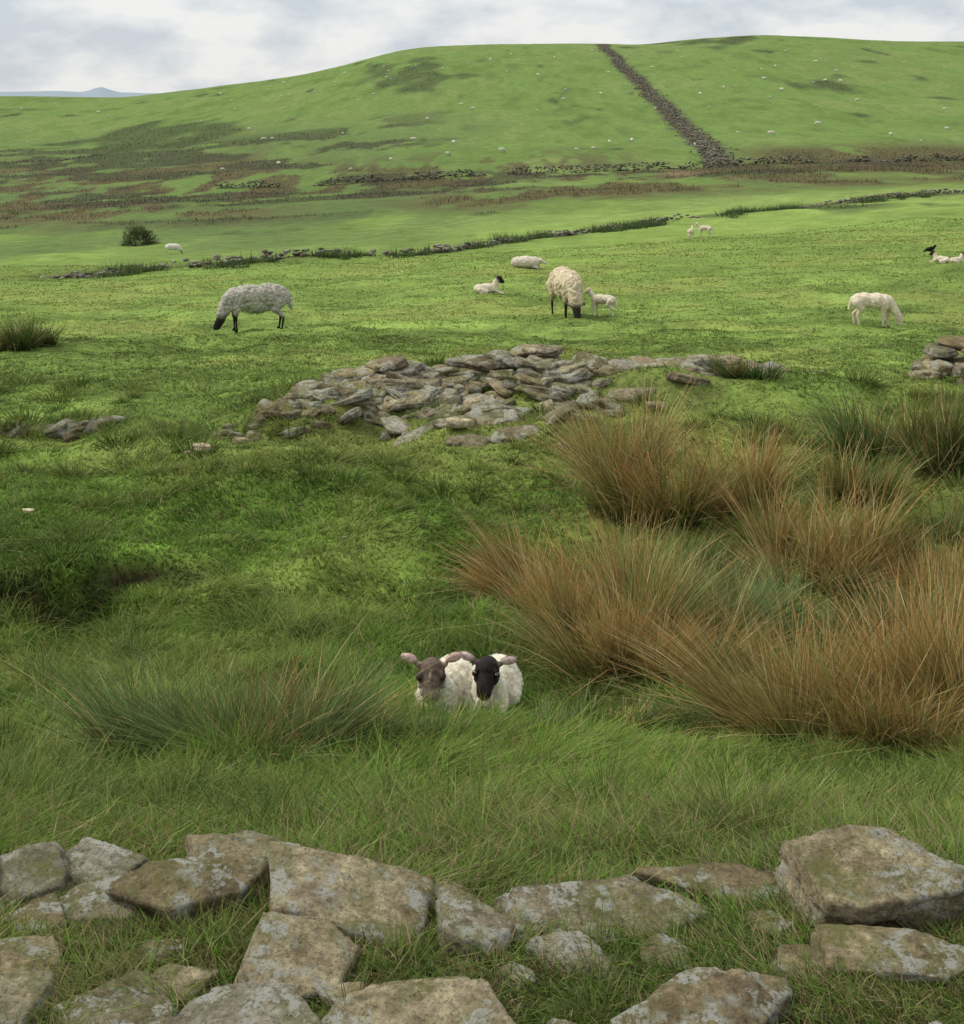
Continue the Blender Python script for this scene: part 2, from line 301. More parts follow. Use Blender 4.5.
for i in range(330):
    px=r.uniform(330,780) if i>210 else (r.normal(520,95) if i>80 else r.uniform(210,420))
    if px<205 or px>800: continue
    dt=np.interp(px,tops[:,0],tops[:,1]);hh=np.interp(px,tops[:,0],tops[:,2])
    u=abs(r.normal(0,.6)); wdt=np.interp(px,[200,330,450,600,660,760],[.35,.5,1.4,1.6,.7,.3])
    d=dt-u*wdt+r.normal(0,.08)
    lift=max(.0,hh*(1-u*1.1))*r.uniform(.0,1.)
    w=r.uniform(.12,.48)*(.8 if px<340 else 1.);put(items,px,d,w,w*r.uniform(.5,.8),r.uniform(.06,.11),lift,r,tilt=.24)
for px in np.arange(335,765,15):
    dt=np.interp(px,tops[:,0],tops[:,1])+.12;hh=np.interp(px,tops[:,0],tops[:,2])*(.4+vn(np.array(px/30.),np.array(0.),4)*1.3)
    for k in range(int(hh/.06)+1): put(items,px+r.normal(0,6),dt+r.normal(0,.06),r.uniform(.25,.5),.3,.085,.02+k*.06,r,tilt=.06)
merged('tumbled_stone_wall',items,M_stone2)
items=[]
for i in range(60):
    px=r.uniform(925,1040);d=16.2-abs(r.normal(0,.4));hh=np.interp(px,[920,945,1040],[.05,.42,.6])
    put(items,px,d,r.uniform(.2,.45),.28,.10,hh*r.uniform(0,1)*(1-(16.2-d)*.6),r,tilt=.12)
merged('tumbled_stone_wall',items,M_stone2)
items=[]
for i in range(24): put(items,r.choice([r.uniform(45,120),r.uniform(-60,20)]),13.3+r.normal(0,.2),r.uniform(.16,.34),.2,.12,.03,r,dark=.65)
merged('half_buried_stones',items,M_stone2)
items=[]
for px,d,w,t in [(202,11.9,.18,3),(240,12.1,.14,3),(188,11.8,.08,3),(457,12.95,.24,0),(28,10.0,.08,3),(300,10.2,.04,1),(395,11.6,.05,4),(345,9.2,.04,5),(470,14.0,.3,0),(812,15.6,.3,2),(655,13.6,.2,0),(590,13.3,.2,1)]:
    put(items,px,d,w,w*.5,w*.35,.065,r,pal=t,tilt=.05,dark=1.5)
merged('scattered_stones',items,M_stone2)
def far_wall(name,pts,hgt,dens,seed,gaps=.5,dark=.45,sz=1.,jit=.25):
    r=np.random.default_rng(seed);pts=np.array(pts,float);w=np.array([[X(a,b),b] for a,b in pts])
    Ls=np.r_[0,np.cumsum(np.linalg.norm(np.diff(w,axis=0),axis=1))];items=[]
    for i in range(int(Ls[-1]*dens)):
        s=r.uniform(0,Ls[-1]);x=np.interp(s,Ls,w[:,0])+r.normal(0,jit*sz);y=np.interp(s,Ls,w[:,1])+r.normal(0,jit*sz)
        g_=float(fbm(np.array(s/7.),np.array(seed*1.),seed,4))
        if g_<gaps: continue
        V,T=rock(r.uniform(.35,.9)*sz,.5*sz,r.uniform(.2,.4)*sz,1,r,detail=False)
        V=V@rotz(r.uniform(0,3)).T+np.array([x,y,float(G(x,y))+r.uniform(0,hgt)*min(1,(g_-gaps)*6)]);items.append((V,T,np.array([.2,.18,.15])*r.uniform(.5,1.4)*dark))
    merged(name,items,M_stone2)
far_wall('field_wall',list(zip(FWX,FWD)),.30,8,11,.36,.75,.55,.6)
far_wall('dark_stone_wall',[(215,226),(300,222),(380,221),(500,220),(620,218),(700,217),(800,216),(900,214),(1100,216)],1.1,16,12,.30,.28,.7,.5)
far_wall('hillside_wall',[(-100,300),(-20,320),(60,322),(110,345),(200,350)],.4,6,13,.42,.34,.7,.8)
far_wall('gully_stones',[(722-122*float(seg_s(d))+3*math.sin(d/14),d) for d in np.linspace(218,655,40)],.4,6,14,.2,.55,1.0,1.1)

# ---------------------------------------------------------------- blades
def blades(name,base,dirv,Ln,W,bend,c0,c1,segs,material,seed=1,cm=None):
    r=np.random.default_rng(seed);n=len(base);t=np.linspace(0,1,segs+1)
    side=norm(np.cross(dirv,norm(r.normal(size=(n,3)))))
    side[:,2]*=.3;side=norm(side)
    V=np.empty((n,2*segs+1,3),np.float32);C=np.empty((n,2*segs+1,3),np.float32)
    for i,tt in enumerate(t):
        c=base+dirv*(Ln*tt)[:,None]+bend*(Ln*tt*tt)[:,None]
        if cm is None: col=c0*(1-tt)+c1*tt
        else: col=c0*(1-tt/.5)+cm*(tt/.5) if tt<.5 else cm*(1-(tt-.5)/.5)+c1*((tt-.5)/.5)
        if i<segs:
            w=(W*.5*(1-tt)**.6)[:,None]
            V[:,2*i]=c-side*w;V[:,2*i+1]=c+side*w;C[:,2*i]=col;C[:,2*i+1]=col
        else: V[:,2*i]=c;C[:,2*i]=col
    k=2*segs+1;T=[]
    for i in range(segs-1): T+=[[2*i,2*i+1,2*i+3],[2*i,2*i+3,2*i+2]]
    T.append([2*segs-2,2*segs-1,2*segs]);T=np.array(T)
    TT=(np.arange(n)*k)[:,None,None]+T[None]
    return mkmesh(name,V.reshape(-1,3),TT.reshape(-1,3),C.reshape(-1,3),material)
def off_rocks(x,y,lim):
    k=np.ones(len(x),bool)
    for (rx,ry,a,b,yaw) in ROCKS:
        c,s=math.cos(yaw),math.sin(yaw);u=((x-rx)*c+(y-ry)*s)/a;v=(-(x-rx)*s+(y-ry)*c)/b
        k&=(u*u+v*v>lim)
    return k
LAMBS=[(-.15,6.15),(.03,6.22)]
def grass_at(px,d,seed,name,hmul=1.,wmul=1.,segs=2):
    r=np.random.default_rng(seed);x=X(px,d);y=d;n=len(x)
    keep=off_rocks(x,y,.72)
    for (lx,ly) in LAMBS: keep&=(((x-lx)/.11)**2+((y-ly)/.21)**2>1)
    keep&=~((np.abs(d-14.2)<.7)&(px>360)&(px<740)&(r.uniform(size=n)<.3))
    x=x[keep];y=y[keep];px=px[keep];d=d[keep];n=len(x)
    z=G(x,y);cl=fbm(x/.2,y/.2,77,3);cl2=fbm(x/.8,y/.8,87,3)
    h=np.interp(d,[2.2,3.2,3.6,4.6,5.6,6.3,7.5,10,16,30,60],[.05,.055,.09,.12,.115,.09,.08,.07,.05,.05,.07])
    h=h*(.2+1.6*cl)*(.3+1.4*cl2)*r.uniform(.5,1.35,n)*hmul
    fr=(np.abs(x+.05)<.26)&(d<6.3)&(d>5.4);h=np.where(fr,h*.75,h)
    e,A=bank(px,d);ov=(A>.15)&(e>.08)&(e<.26)&(r.uniform(size=n)<.55);h=np.where(ov,h*1.15,h)
    w=.0030*(d/2.7)**.85*r.uniform(.7,1.3,n)*wmul
    lean=np.stack([fbm(x/.5,y/.5,7,2)-.5,fbm(x/.5,y/.5,8,2)-.5,x*0],-1)*1.8
    dirv=norm(np.stack([r.normal(0,.45,n),r.normal(0,.45,n),np.ones(n)],-1)+lean+ov[:,None]*np.array([0,-.7,-.1]))
    bend=np.stack([r.normal(0,.45,n),r.normal(0,.45,n),-r.uniform(.0,.5,n)],-1)+lean*.5+ov[:,None]*np.array([0,-.2,-.3])
    g=gcol(x,y);v=(.65+.75*r.uniform(size=n))[:,None]
    g=np.where((A>.15)[:,None]&(e>.0)[:,None]&(e<.25)[:,None],np.maximum(g,np.array([.06,.10,.018])),g)
    yel=r.uniform(size=n)[:,None]
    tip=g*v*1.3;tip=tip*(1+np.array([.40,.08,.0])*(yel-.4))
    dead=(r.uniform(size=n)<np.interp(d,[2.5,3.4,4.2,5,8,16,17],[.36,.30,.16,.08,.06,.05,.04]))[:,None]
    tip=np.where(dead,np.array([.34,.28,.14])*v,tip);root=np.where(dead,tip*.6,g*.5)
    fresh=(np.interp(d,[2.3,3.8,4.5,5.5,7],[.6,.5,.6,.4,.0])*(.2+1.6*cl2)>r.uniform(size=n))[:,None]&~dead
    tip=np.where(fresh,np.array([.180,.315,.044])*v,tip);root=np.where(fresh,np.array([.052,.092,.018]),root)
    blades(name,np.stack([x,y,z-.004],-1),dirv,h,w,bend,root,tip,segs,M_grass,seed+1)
N1=320000;r=np.random.default_rng(3)
d=np.exp(r.uniform(math.log(2.25),math.log(8.5),N1));px=r.uniform(-180,1140,N1)
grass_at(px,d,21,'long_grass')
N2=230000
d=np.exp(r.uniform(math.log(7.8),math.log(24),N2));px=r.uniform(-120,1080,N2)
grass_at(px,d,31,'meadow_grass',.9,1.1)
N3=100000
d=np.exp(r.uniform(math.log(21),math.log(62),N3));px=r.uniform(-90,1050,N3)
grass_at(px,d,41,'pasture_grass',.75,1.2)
r=np.random.default_rng(55);nt_=1050;tp=r.uniform(-60,1020,nt_);td=np.exp(r.uniform(math.log(2.5),math.log(17),nt_))
dens=fbm(X(tp,td)/1.6,td/1.6,66,2);ok=((dens>.42)|(td<3.6))&~((np.abs(tp-465)<100)&(td>5.2)&(td<6.5))&off_rocks(X(tp,td),td,.95);tp=tp[ok];td=td[ok];nt_=len(tp)
m_=110;jx=np.repeat(X(tp,td),m_);jy=np.repeat(td,m_);sz_=np.repeat(r.uniform(.05,.15,nt_)*(1+td*.03)*np.where(td<3.5,.55,1.),m_);n=len(jx)
ux=r.normal(0,1,n);uy=r.normal(0,1,n);x=jx+ux*sz_*.5;y=jy+uy*sz_*.5
tn=np.repeat(r.uniform(0,1,nt_),m_)[:,None];lx=np.repeat(r.normal(0,.35,nt_),m_)
c=(np.array([.055,.108,.018])*(1-tn)+np.array([.20,.235,.06])*tn)*r.uniform(.6,1.4,n)[:,None]
blades('grass_tussocks',np.stack([x,y,G(x,y)-.01],-1),norm(np.stack([ux*.45+lx,uy*.4,np.ones(n)],-1)),sz_*r.uniform(.7,1.6,n),.0028*(y/3.2)**.8*r.uniform(.7,1.3,n),np.stack([ux*.3,uy*.3,-r.uniform(.1,.6,n)],-1),c*.45,c*1.2,3,M_grass,56)

N=260000;d=np.exp(r.uniform(math.log(52),math.log(640),N));px=r.uniform(-60,1040,N);x=X(px,d)
g=gcol(x,d);isd=((g[:,1]<.096)|(g[:,0]>g[:,1]*1.05))&(r.uniform(size=N)<.5);x=x[isd];y=d[isd];g=g[isd];n=len(x)
v=r.uniform(.5,1.6,n)[:,None]
blades('moor_rushes',np.stack([x,y,G(x,y)-.02],-1),norm(np.stack([r.normal(0,.4,n),r.normal(0,.4,n),np.ones(n)],-1)),r.uniform(.15,.5,n)*(.8+ss(150,500,y)*.6),.045*(y/100)**.9*r.uniform(.8,1.5,n),r.normal(0,.2,(n,3)),g*.6,g*v*1.15,1,M_rush,5)

# ---------------------------------------------------------------- rushes
def rush(px,d,rad,h,brown,n,lx=0.,seed=0,spread=.36,name='rush_clump',wid=.0049,green=(.10,.155,.05)):
    r=np.random.default_rng(1000+seed);cx=X(px,d)
    k=max(5,int(rad*34));ta=r.uniform(0,6.28,k);tr=rad*np.sqrt(r.uniform(0,1,k));tx=np.cos(ta)*tr;ty=np.sin(ta)*tr*.8
    wts=r.uniform(.2,1.,k);j=r.choice(k,n,p=wts/wts.sum());ss_=r.uniform(.02,.045,k)[j]
    ux=r.normal(0,1,n);uy=r.normal(0,1,n)
    ox=tx[j]+ux*ss_;oy=ty[j]+uy*ss_
    tl=r.normal(0,.22,(k,2))+np.stack([tx,ty],-1)/rad*spread;hh=r.uniform(.45,1.15,k)[j];tb=r.normal(0,.28,k)[j]
    x=cx+ox;y=d+oy;z=G(x,y)
    str_=np.where(r.uniform(size=n)<.2,.42,.13)
    dirv=norm(np.stack([ux*.10+lx+tl[j,0]+r.normal(0,1,n)*str_,uy*.10+tl[j,1]+r.normal(0,1,n)*str_,np.ones(n)],-1))
    Ln=h*hh*r.uniform(.4,1.2,n)
    bend=np.stack([dirv[:,0]*.3+lx*.4+r.normal(0,.12,n),dirv[:,1]*.25+r.normal(0,.12,n),-r.uniform(.0,.25,n)],-1)
    brk=r.uniform(size=n)<.08;bend[brk]+=np.stack([r.normal(0,.6,brk.sum()),r.normal(0,.5,brk.sum()),-r.uniform(.3,.8,brk.sum())],-1)
    b=np.clip(brown*1.12+tb+r.normal(0,.28,n),0,1)[:,None]
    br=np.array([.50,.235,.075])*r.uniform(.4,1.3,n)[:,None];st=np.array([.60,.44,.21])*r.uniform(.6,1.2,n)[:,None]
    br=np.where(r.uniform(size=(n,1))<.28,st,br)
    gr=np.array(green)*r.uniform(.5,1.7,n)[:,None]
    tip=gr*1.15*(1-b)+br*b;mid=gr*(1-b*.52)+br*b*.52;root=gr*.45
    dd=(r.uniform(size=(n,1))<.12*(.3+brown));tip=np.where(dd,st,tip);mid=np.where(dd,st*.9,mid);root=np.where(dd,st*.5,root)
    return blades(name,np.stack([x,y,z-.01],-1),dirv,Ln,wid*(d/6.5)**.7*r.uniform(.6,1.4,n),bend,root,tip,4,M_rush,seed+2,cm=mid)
CL=[(655,6.75,.33,.62,.68,3000,.0),(590,7.4,.32,.62,.8,2600,-.10),(535,8.7,.20,.62,.88,1500,-.18),(610,8.2,.34,.62,.82,2200,-.05),(715,7.1,.22,.50,.1,1500,.12),(550,7.9,.16,.5,.8,900,-.15),
(650,10.5,.36,.84,.8,2600,-.1),(742,10.4,.22,.66,.8,1300,.0),(822,8.9,.28,.72,.78,2000,.0),(780,9.7,.2,.56,.75,900,0.),
(865,5.35,.30,.60,.78,2600,.0),(805,5.6,.18,.52,.65,1400,-.1),(945,5.2,.28,.64,.82,2500,.05),(900,5.9,.3,.56,.65,1600,0.),(1010,5.4,.3,.6,.7,1500,0.),
(952,8.5,.24,.74,.78,1800,0.),(905,11.6,.42,.66,.15,1700,0.),(960,11.2,.35,.66,.3,1500,0.),(872,10.6,.3,.5,.4,1100,.1),(905,9.3,.4,.42,.15,1200,0.),(760,8.3,.3,.34,.1,900,0.),(1010,8.,.4,.6,.6,1500,0.),
(850,7.4,.4,.34,.12,1300,0.),(930,7.0,.4,.38,.2,1300,0.),(760,6.6,.3,.30,.05,1100,0.),(700,9.2,.4,.3,.15,800,0.),(720,5.9,.25,.24,.05,700,0.),
(195,5.0,.24,.46,.15,1500,-.15),(250,4.9,.24,.44,.15,1400,-.05),(290,5.1,.22,.38,.12,900,.1),(145,5.15,.14,.34,.1,600,-.15),(328,5.6,.10,.42,.3,600,-.05),(355,5.2,.16,.26,.1,450,.1),
(455,5.3,.16,.17,.06,450,.1),(530,5.5,.16,.18,.06,400,.1),(600,5.8,.2,.24,.1,500,.1),(400,5.3,.14,.18,.06,350,0.),
(752,14.6,.26,.26,.05,900,0.),(18,21.8,.34,.52,.05,1300,0.),(46,22.3,.2,.42,.05,500,0.),(15,13.4,.28,.24,.0,900,0.),(190,12.9,.3,.16,.02,500,0.)]
for i,c in enumerate(CL):
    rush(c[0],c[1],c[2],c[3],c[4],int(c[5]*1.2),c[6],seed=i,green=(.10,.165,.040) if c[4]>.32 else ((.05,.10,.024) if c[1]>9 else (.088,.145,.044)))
r=np.random.default_rng(77);bx=[]
for (a,b,c,dn,dw) in [(470,560,70,26,1.2),(590,662,79,64,1.5),(720,800,87,44,1.5),(850,925,95,30,1.5),(80,300,59,26,1.2),(300,430,63,20,1.)]:
    for q in range(dn):
        p_=r.uniform(a,b);dd=np.interp(p_,FWX,FWD)-1.+r.normal(0,dw);x0=X(p_,dd);m=60;s_=r.uniform(.4,1.2)
        ox=r.normal(0,.25,m)*s_;oy=r.normal(0,.25,m)*s_;bx.append(np.stack([x0+ox,dd+oy,ox*0+s_,ox*2,oy*2],-1))
bx=np.concatenate(bx);n=len(bx)
gr=np.array([.075,.11,.038])*r.uniform(.5,1.6,n)[:,None]
blades('rush_tussocks',np.stack([bx[:,0],bx[:,1],G(bx[:,0],bx[:,1])-.02],-1),norm(np.stack([bx[:,3]*.6,bx[:,4]*.6,np.ones(n)],-1)),r.uniform(.15,.5,n)*bx[:,2],np.full(n,.03),r.normal(0,.15,(n,3)),gr*.5,gr*1.2,2,M_rush,6)
def bush(px,d,rad,h,seed):
    r=np.random.default_rng(seed);n=2200;u=norm(r.normal(size=(n,3)));u[:,2]=np.abs(u[:,2])
    lob=1+.5*(fbm(u[:,0]*3+9,u[:,1]*3+u[:,2]*2,seed,3)-.5)*2;rr=(r.uniform(.35,1,n)**.6*lob)[:,None]
    x0=X(px,d);P=u*rr*np.array([rad,rad,h])+np.array([x0,d,float(G(x0,d))])
    c=np.array([.085,.11,.04])*r.uniform(.5,1.6,n)[:,None]
    blades('gorse_bush',P,norm(u+r.normal(0,.4,(n,3))),r.uniform(.12,.3,n),np.full(n,.07),r.normal(0,.2,(n,3)),c*.7,c*1.2,1,M_rush,seed)
bush(139,103,1.2,1.1,1)

# ---------------------------------------------------------------- animals
def E(c,r,col,ax=(1,0,0),wool=0.,mo=0.):
    a=norm(np.array(ax,float));up=np.array([0,0,1.]) if abs(a[2])<.9 else np.array([1.,0,0])
    y=norm(np.cross(up,a));z=np.cross(a,y);return dict(c=np.array(c,float),r=np.array(r,float),R=np.stack([a,y,z],1),col=np.array(col,float),w=wool)
def Cp(a,b,ra,rb,col,wool=0.):
    a=np.array(a,float);b=np.array(b,float);L=np.linalg.norm(b-a);n=max(2,int(L/(.35*min(ra,rb)))+1);n=min(n,24)
    return [E(a+(b-a)*t,[ra+(rb-ra)*t]*3,col,wool=wool) for t in np.linspace(0,1,n)]
def xf(pr,M,t,s=1.):
    o=[]
    for p in pr: o.append(dict(c=M@(p['c']*s)+np.array(t),r=p['r']*s,R=M@p['R'],col=p['col'],w=p['w']))
    return o
def build(name,pr,voxel,it=3,amp=.01,freq=30.,blend=.006,link=True,seed=0,var=.12,mottle=0.):
    dv,T=ico(2);Vs=[];Ts=[];o=0
    for p in pr: Vs.append((dv*p['r'])@p['R'].T+p['c']);Ts.append(T+o);o+=len(dv)
    tmp=mkmesh('tmp',np.concatenate(Vs),np.concatenate(Ts))
    m=tmp.modifiers.new('r','REMESH');m.mode='VOXEL';m.voxel_size=voxel;m.adaptivity=0
    m=tmp.modifiers.new('s','SMOOTH');m.factor=.5;m.iterations=it
    bpy.context.view_layer.update();dg=bpy.context.evaluated_depsgraph_get();me=bpy.data.meshes.new_from_object(tmp.evaluated_get(dg))
    bpy.data.objects.remove(tmp);me.name=name
    n=len(me.vertices);V=np.empty(n*3,np.float32);me.vertices.foreach_get('co',V);V=V.reshape(-1,3).astype(float)
    NN=np.empty(n*3,np.float32);me.vertices.foreach_get('normal',NN);NN=NN.reshape(-1,3).astype(float)
    ds=np.array([(np.linalg.norm(((V-p['c'])@p['R'])/p['r'],axis=1)-1)*p['r'].min() for p in pr])
    mnv=ds.min(0);wt=np.exp(-(ds-mnv)/blend)
    Cc=np.einsum('pn,pc->nc',wt,np.array([p['col'] for p in pr]))/wt.sum(0)[:,None];Ww=(wt*np.array([p['w'] for p in pr])[:,None]).sum(0)/wt.sum(0)
    for i in range(n):
        v=Vector(V[i]);q=mn.noise(v*freq+Vector((seed,0,0)))+.5*mn.noise(v*freq*2.3)
        V[i]+=NN[i]*(q*amp*Ww[i]);Cc[i]*=1+var*Ww[i]*q*1.5+.1*mn.noise(v*freq*.25)
        if mottle and Ww[i]<.3: Cc[i]*=1+mottle*max(-.8,min(1.2,2.6*mn.noise(v*85)+1.2*mn.noise(v*200)))
    me.vertices.foreach_set('co',V.astype(np.float32).ravel())
    a=me.color_attributes.new("Col","FLOAT_COLOR","POINT");a.data.foreach_set('color',np.c_[Cc,Ww].astype(np.float32).ravel())
    me.materials.clear();me.materials.append(M_wool)
    me.polygons.foreach_set('use_smooth',np.ones(len(me.polygons),bool));me.update()
    ob=bpy.data.objects.new(name,me)
    if link: sc.collection.objects.link(ob)
    return ob,V,NN,Cc,Ww
BLK=(.022,.019,.017);GRY=(.36,.34,.285);CRM=(.62,.54,.41);LEG=(.05,.042,.036)
def head(face,earc,inner,s=1.,nose=None,wooltop=None,up=.16):
    P=[E((0,0,0),(.060,.050,.052),face),E((.02,0,.020),(.045,.038,.036),face),E((.108,0,-.040),(.015,.024,.019),nose or face)]
    P+=Cp((.035,0,-.006),(.094,0,-.040),.042,.031,face)+Cp((.01,0,-.033),(.080,0,-.056),.032,.022,face)
    for s_ in (1,-1):
        P+=[E((.025,.030*s_,-.014),(.036,.022,.030),face),E((.043,.036*s_,.022),(.014,.011,.009),face),E((-.012,.048*s_,.022),(.014,.010,.012),earc,ax=(-.1,s_,up)),
            E((-.012,.083*s_,.022+.083*up),(.036,.007,.021),earc,ax=(-.1,s_,up)),
            E((-.005,.084*s_,.023+.083*up),(.032,.0065,.0165),inner,ax=(-.1,s_,up))]
    if wooltop is not None: P+=[E((-.03,0,.035),(.035,.036,.026),wooltop,wool=.8)]
    return P
def ewe_graze(leg=BLK,face=BLK,wool=GRY):
    P=[E((.15,0,.63),(.38,.235,.245),wool,wool=1),E((-.22,0,.64),(.36,.24,.245),wool,wool=1),E((-.42,0,.62),(.2,.2,.21),wool,wool=1),E((.40,0,.61),(.21,.185,.21),wool,wool=1),E((0,0,.52),(.4,.2,.2),wool,wool=1)]
    P+=Cp((.48,0,.60),(.62,0,.36),.155,.115,wool,1)+Cp((.63,0,.30),(.74,0,.11),.085,.056,face)+Cp((.62,0,.24),(.70,0,.10),.06,.045,face)
    for s in (1,-1):
        P+=[E((.59,.13*s,.33),(.075,.018,.035),face,ax=(.0,s,-.15))]
        P+=[E((.57+.02*min(k,2),.075*s+.012*s*k,.40-.03*k),(.024,.022,.026),(.2,.17,.12)) for k in range(4)]
        P+=Cp((.37,.11*s,.5),(.39,.11*s,.36),.085,.055,wool,.8)+Cp((.39,.11*s,.34),(.385,.11*s,.25),.036,.034,leg)+Cp((.385,.11*s,.25),(.37,.11*s,.06),.03,.022,leg)+[E((.385,.11*s,.028),(.045,.03,.03),leg)]
        P+=Cp((-.40,.12*s,.55),(-.33,.13*s,.42),.13,.09,wool,.8)+Cp((-.33,.13*s,.42),(-.48,.12*s,.27),.075,.036,wool,.3)+Cp((-.49,.12*s,.26),(-.46,.12*s,.06),.032,.023,leg)+[E((-.445,.12*s,.028),(.045,.03,.03),leg)]
    P+=Cp((-.60,0,.66),(-.66,0,.40),.05,.04,wool,.8);return P
def lamb_body(wool,leg,fat=1.):
    P=[E((.06,0,.36),(.17,.095*fat,.105*fat),wool,wool=1),E((-.10,0,.365),(.16,.092*fat,.10*fat),wool,wool=1),E((-.19,0,.355),(.09,.085*fat,.095*fat),wool,wool=1),E((.18,0,.345),(.09,.082*fat,.105*fat),wool,wool=1)]
    for s in (1,-1):
        st=.03*s
        P+=Cp((.17,.05*s,.33),(.18+st,.05*s,.20),.052,.032,wool,.5)+Cp((.18+st,.05*s,.19),(.175+st,.05*s,.04),.025,.019,leg)+[E((.185+st,.05*s,.016),(.026,.019,.018),BLK)]
        P+=Cp((-.19,.055*s,.34),(-.14,.058*s,.26),.068,.050,wool,.5)+Cp((-.14,.058*s,.26),(-.22-st,.055*s,.17),.040,.026,wool,.3)+Cp((-.22-st,.055*s,.165),(-.205-st,.055*s,.04),.023,.019,leg)+[E((-.195-st,.055*s,.016),(.026,.019,.018),BLK)]
    P+=Cp((-.27,0,.39),(-.31,0,.23),.024,.020,wool,.6)
    return P
def lamb_graze(wool=CRM,face=CRM):
    P=lamb_body(wool,wool,1.12)+Cp((.22,0,.37),(.33,0,.20),.072,.055,wool,.7)
    return P+xf(head(face,face,(.5,.3,.25)),roty(1.0),(.35,0,.155),1.)
def lamb_stand(wool=CRM,face=CRM,yaw=0.):
    P=lamb_body(wool,wool)+Cp((.21,0,.39),(.29,0,.50),.06,.045,wool,.7)
    return P+xf(head(face,face,(.5,.3,.25)),rotz(yaw)@roty(.25),(.31,0,.535),.95)
def lamb_lie(wool,face,ear,inner,yaw=0.,pitch=.2,roll=0.,hh=.285,hx=.205,nose=None,leg=None,tw=None,hy=0.,neckc=None,hs=1.,up=.16,bd=0.):
    leg=leg or face
    P=[E((0,0,.112),(.17,.088,.095),wool,wool=1),E((.12,0,.115),(.095,.080,.092),wool,wool=1),E((-.14,bd,.10),(.11,.088,.09),wool,wool=1)]
    P+=Cp((.13,0,.14),(hx-.03,hy,hh-.03),.070,.048,neckc or wool,.8)
    for s in (1,-1):
        P+=Cp((.13,.05*s,.09),(.22,.055*s,.04),.036,.024,wool,.4)+Cp((.22,.055*s,.035),(.31,.05*s,.02),.019,.015,leg)
        P+=Cp((-.14,.07*s,.09),(-.01,.09*s,.06),.055,.036,wool,.6)+Cp((-.01,.10*s,.03),(-.13,.105*s,.02),.024,.017,leg)
    H=head(face,ear,inner,nose=nose,wooltop=tw,up=up)
    return P+xf(H,rotz(yaw)@roty(pitch)@rotx(roll),(hx,hy,hh),hs)
def place(ob,px,d,hd,s=1.,dz=0.):
    x=X(px,d);ob.location=(x,d,float(G(x,d))+dz);ob.rotation_euler=(0,0,hd);ob.scale=(s,s,s);return ob
ob,*_=build('ewe',ewe_graze(),.022,3,.024,22,.012,var=.4);place(ob,256,25.6,math.pi+.35,.93,-.03)
ob2=bpy.data.objects.new('ewe',ob.data.copy());sc.collection.objects.link(ob2);place(ob2,566,27.6,-1.35,1.05,-.03)
cc=ob2.data.color_attributes['Col'];a=np.empty(len(ob2.data.vertices)*4,np.float32);cc.data.foreach_get('color',a);a=a.reshape(-1,4);a[:,:3]*=np.where(a[:,3:]>.5,[[1.4,1.25,1.02]],1.);cc.data.foreach_set('color',a.ravel())
ob,*_=build('lamb',lamb_graze(),.012,3,.006,45,.008);place(ob,872,25.2,-.25,1.22,-.02)
ob,*_=build('lamb',lamb_stand(yaw=.5),.012,3,.006,45,.008);place(ob,603,27.8,math.pi-.5,.9,-.02)
tmpd=ob.data
for px,d,h,s in [(691,63,1.2,.98),(705,64,math.pi-.3,1.05)]:
    o2=bpy.data.objects.new('lamb',tmpd);sc.collection.objects.link(o2);place(o2,px,d,h,s,-.02)
ob,*_=build('lamb',lamb_lie(CRM,BLK,BLK,BLK,leg=CRM),.013,3,.006,45,.008);place(ob,487,33.6,.05,1.25,-.01)
for px,d,h in [(941,39,2.6),(957,39.4,.4)]:
    o2=bpy.data.objects.new('lamb',ob.data);sc.collection.objects.link(o2);place(o2,px,d,h,.95,0)
def ewe_lie():
    w=(.55,.50,.40);P=[E((0,0,.23),(.44,.26,.23),w,wool=1),E((.3,0,.24),(.22,.2,.2),w,wool=1),E((-.3,0,.22),(.24,.24,.2),w,wool=1)]
    P+=Cp((.4,0,.28),(.54,0,.3),.13,.09,w,.8)+Cp((.56,0,.29),(.72,0,.2),.075,.045,w)
    for s in (1,-1): P+=[E((.53,.12*s,.33),(.06,.016,.028),w,ax=(0,s,-.1))]+Cp((.3,.12*s,.1),(.5,.13*s,.04),.06,.03,w)
    return P
ob,*_=build('ewe',ewe_lie(),.022,3,.02,22,.012);place(ob,526,43,-.25,.82,-.03)
def crow():
    k=(.012,.012,.014);P=[E((0,0,.15),(.12,.05,.055),k,ax=(1,0,.35)),E((.11,0,.215),(.035,.03,.032),k)]+Cp((.13,0,.215),(.185,0,.205),.015,.005,k)+Cp((-.08,0,.13),(-.21,0,.09),.03,.016,k)
    for s in (1,-1): P+=[E((-.03,.045*s,.15),(.13,.014,.04),k,ax=(1,0,.25))]+Cp((0,.02*s,.1),(.01,.02*s,.0),.009,.007,k)
    return P
ob,*_=build('crow',crow(),.008,2,0,30,.005);place(ob,931,43,.3,1.2,.0)
lo,V0,_,C0,_=build('flock_src',ewe_graze(face=(.2,.18,.15),wool=(.62,.58,.5)),.07,1,.0,22,.02,link=False)
T0=np.array([[*p.vertices] for p in lo.data.polygons if len(p.vertices)==4])
r=np.random.default_rng(9);Vs=[];Ts=[];Cs=[];o=0
pos=[(173,83,.0,.7)]
for i in range(110):
    px=r.uniform(200,1000) if i>14 else r.uniform(20,300);d=r.uniform(245,600);pos.append((px,d,r.uniform(0,6.28),r.uniform(.5,1.1)))
for px,d,h,s in pos:
    x=X(px,d);V=(V0*s)@rotz(h).T+np.array([x,d,float(G(x,d))-.02]);Vs.append(V);Ts.append(T0+o);Cs.append(C0);o+=len(V)
bpy.data.objects.remove(lo)
